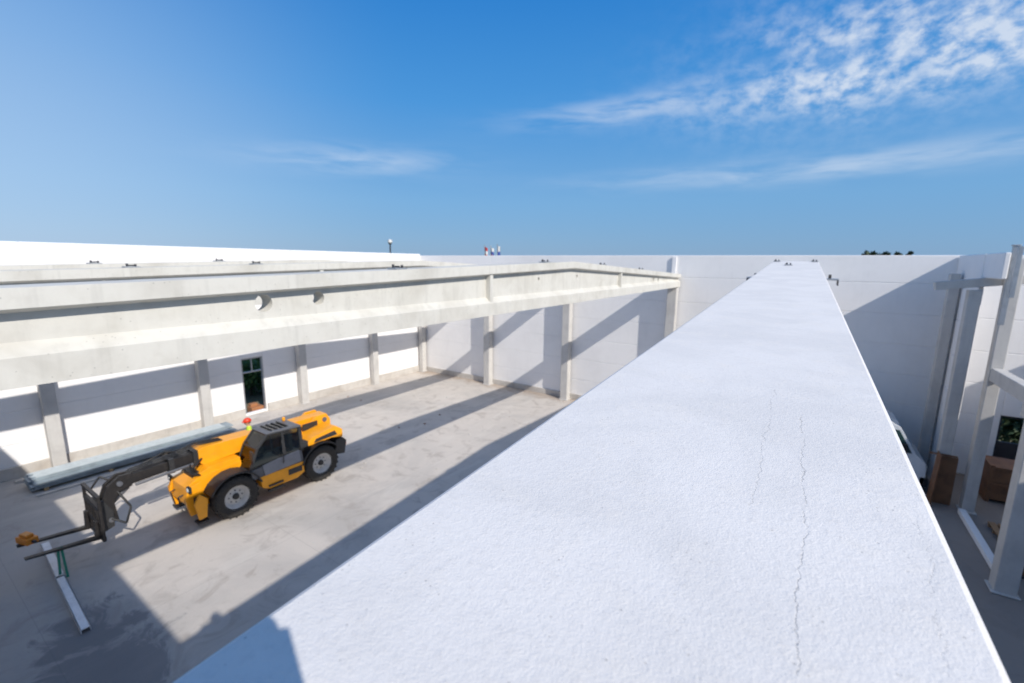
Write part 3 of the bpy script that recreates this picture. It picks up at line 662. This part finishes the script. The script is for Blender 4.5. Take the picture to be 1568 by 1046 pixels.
# ------------------------------------------------------------------ sun & sky
sd = Vector((1, -0.36, 0.767)).normalized()
L = D.lights.new('sun', 'SUN'); L.energy = 4.6; L.angle = math.radians(0.53); L.color = (1.0, 0.95, 0.88)
lo = D.objects.new('sun', L); scene.collection.objects.link(lo); lo.rotation_euler = sd.to_track_quat('Z', 'Y').to_euler(); lo.location = (20,-10,30)
w = D.worlds.new('World'); scene.world = w; w.use_nodes = True; nt = w.node_tree; nt.nodes.clear()
STR = 0.13
wo = N(nt, 'ShaderNodeOutputWorld'); bg = N(nt, 'ShaderNodeBackground'); sky = N(nt, 'ShaderNodeTexSky', sky_type='NISHITA')
sky.sun_disc = False; sky.sun_elevation = math.asin(sd.z); sky.sun_rotation = math.atan2(sd.x, sd.y); sky.air_density = 1.0; sky.dust_density = 0.4; sky.ozone_density = 1.2
tc = N(nt, 'ShaderNodeTexCoord').outputs['Generated']; sx = N(nt, 'ShaderNodeSeparateXYZ'); nt.links.new(tc, sx.inputs[0])
az = math_(nt, 'MULTIPLY', math_(nt, 'ARCTAN2', sx.outputs[0], sx.outputs[1]), 57.2958)
el = math_(nt, 'MULTIPLY', math_(nt, 'ARCSINE', sx.outputs[2]), 57.2958)
cv = N(nt, 'ShaderNodeCombineXYZ'); nt.links.new(az, cv.inputs[0]); nt.links.new(el, cv.inputs[1]); 
def mapped(sxx, syy, rot=0):
    mp = N(nt, 'ShaderNodeMapping'); nt.links.new(cv.outputs[0], mp.inputs[0]); mp.inputs['Scale'].default_value = (sxx, syy, 1); mp.inputs['Rotation'].default_value = (0,0,rot); return mp.outputs[0]
def ell(a, e, sa, se, tilt=0.0):
    da = math_(nt, 'SUBTRACT', az, a); de = math_(nt, 'SUBTRACT', math_(nt, 'SUBTRACT', el, e), math_(nt, 'MULTIPLY', da, tilt))
    q = math_(nt, 'ADD', math_(nt, 'POWER', math_(nt, 'ABSOLUTE', math_(nt, 'DIVIDE', da, sa)), 2), math_(nt, 'POWER', math_(nt, 'ABSOLUTE', math_(nt, 'DIVIDE', de, se)), 2))
    return math_(nt, 'EXPONENT', math_(nt, 'MULTIPLY', q, -1.0))
nA = noise_(nt, mapped(.5,.75), 1.0, 5, .6, .1); nB = noise_(nt, mapped(.12,.7,.1), 1.0, 4, .55, .3); nC = noise_(nt, mapped(.13,.22), 1.0, 3, .55)
mott = math_(nt, 'MULTIPLY', smooth(nt, nA, .28, .74), smooth(nt, nC, .26, .56))
clA = math_(nt, 'MULTIPLY', ell(7, 20.5, 15, 5.2, .08), math_(nt, 'MULTIPLY', mott, 1.0))
clA2 = math_(nt, 'MULTIPLY', ell(-20, 17.3, 11, 1.3, .08), math_(nt, 'MULTIPLY', smooth(nt, nB, .3, .65), .5))
clA3 = math_(nt, 'MULTIPLY', ell(6, 17, 16, 1.8, .02), math_(nt, 'MULTIPLY', smooth(nt, nA, .3, .7), .5))
clB = math_(nt, 'MULTIPLY', ell(2, 9.9, 22, 1.2, .01), math_(nt, 'MULTIPLY', smooth(nt, nB, .25, .7), .45))
clC = math_(nt, 'MULTIPLY', ell(-52, 11.4, 10, 1.4, .03), math_(nt, 'MULTIPLY', smooth(nt, nB, .3, .7), .38))
cl = clA
for x in (clA2, clA3, clB, clC): cl = math_(nt, 'ADD', cl, x)
cl = math_(nt, 'MINIMUM', cl, .8)
ramp = N(nt, 'ShaderNodeValToRGB'); nt.links.new(math_(nt, 'DIVIDE', el, 90.0, clamp=True), ramp.inputs[0])
cr = ramp.color_ramp; st = [(0.0,(.17,.34,.58)),(.08,(.15,.38,.69)),(.2,(.05,.295,.71)),(.34,(.006,.20,.64)),(1.0,(.02,.14,.40))]
while len(cr.elements) < len(st): cr.elements.new(.5)
for e, (p_, c_) in zip(cr.elements, st): e.position = p_; e.color = c4(c_)
haze = math_(nt, 'MULTIPLY', math_(nt, 'MULTIPLY', smooth(nt, math_(nt, 'MULTIPLY', az, -1.0), 45, 88), math_(nt, 'SUBTRACT', 1.0, smooth(nt, el, 8, 40))), .66)
base = mixc(nt, haze, ramp.outputs[0], (.42,.60,.86,1))
vd = N(nt, 'ShaderNodeVectorMath', operation='DOT_PRODUCT'); nt.links.new(tc, vd.inputs[0]); vd.inputs[1].default_value = tuple(sd)
aur = math_(nt, 'POWER', math_(nt, 'MAXIMUM', vd.outputs['Value'], 0.0), 3.5)
base = mixc(nt, math_(nt, 'MULTIPLY', aur, .4), base, (1.2,1.2,1.12,1))
base = mixc(nt, cl, base, (.80,.86,.95,1))
vm = N(nt, 'ShaderNodeVectorMath', operation='SCALE'); nt.links.new(base, vm.inputs[0]); vm.inputs['Scale'].default_value = 1/STR
col = mixc(nt, 0.12, vm.outputs[0], sky.outputs[0])
nt.links.new(col, bg.inputs[0]); bg.inputs[1].default_value = STR; nt.links.new(bg.outputs[0], wo.inputs[0])

# ------------------------------------------------------------------ camera
Yv = Vector((0.5557, 0.1386, -0.8198)).normalized(); Xv = Vector((0.8289, -0.1058, 0.5494)); Xv = (Xv - Yv*Xv.dot(Yv)).normalized(); Zv = Xv.cross(Yv)
R = Matrix((Xv, Yv, Zv))
cam = D.cameras.new('camera'); co = D.objects.new('camera', cam); scene.collection.objects.link(co); scene.camera = co
co.matrix_world = Matrix.Translation((0, 0, 7.8)) @ R.to_4x4()
cam.sensor_width = 36; cam.lens = 680/1568*36; cam.clip_start = 0.05; cam.clip_end = 6000
cam.dof.use_dof = True; cam.dof.focus_distance = 1.25; cam.dof.aperture_fstop = 3.0
scene.view_settings.view_transform = 'Standard'; scene.view_settings.look = 'None'; scene.view_settings.exposure = 0
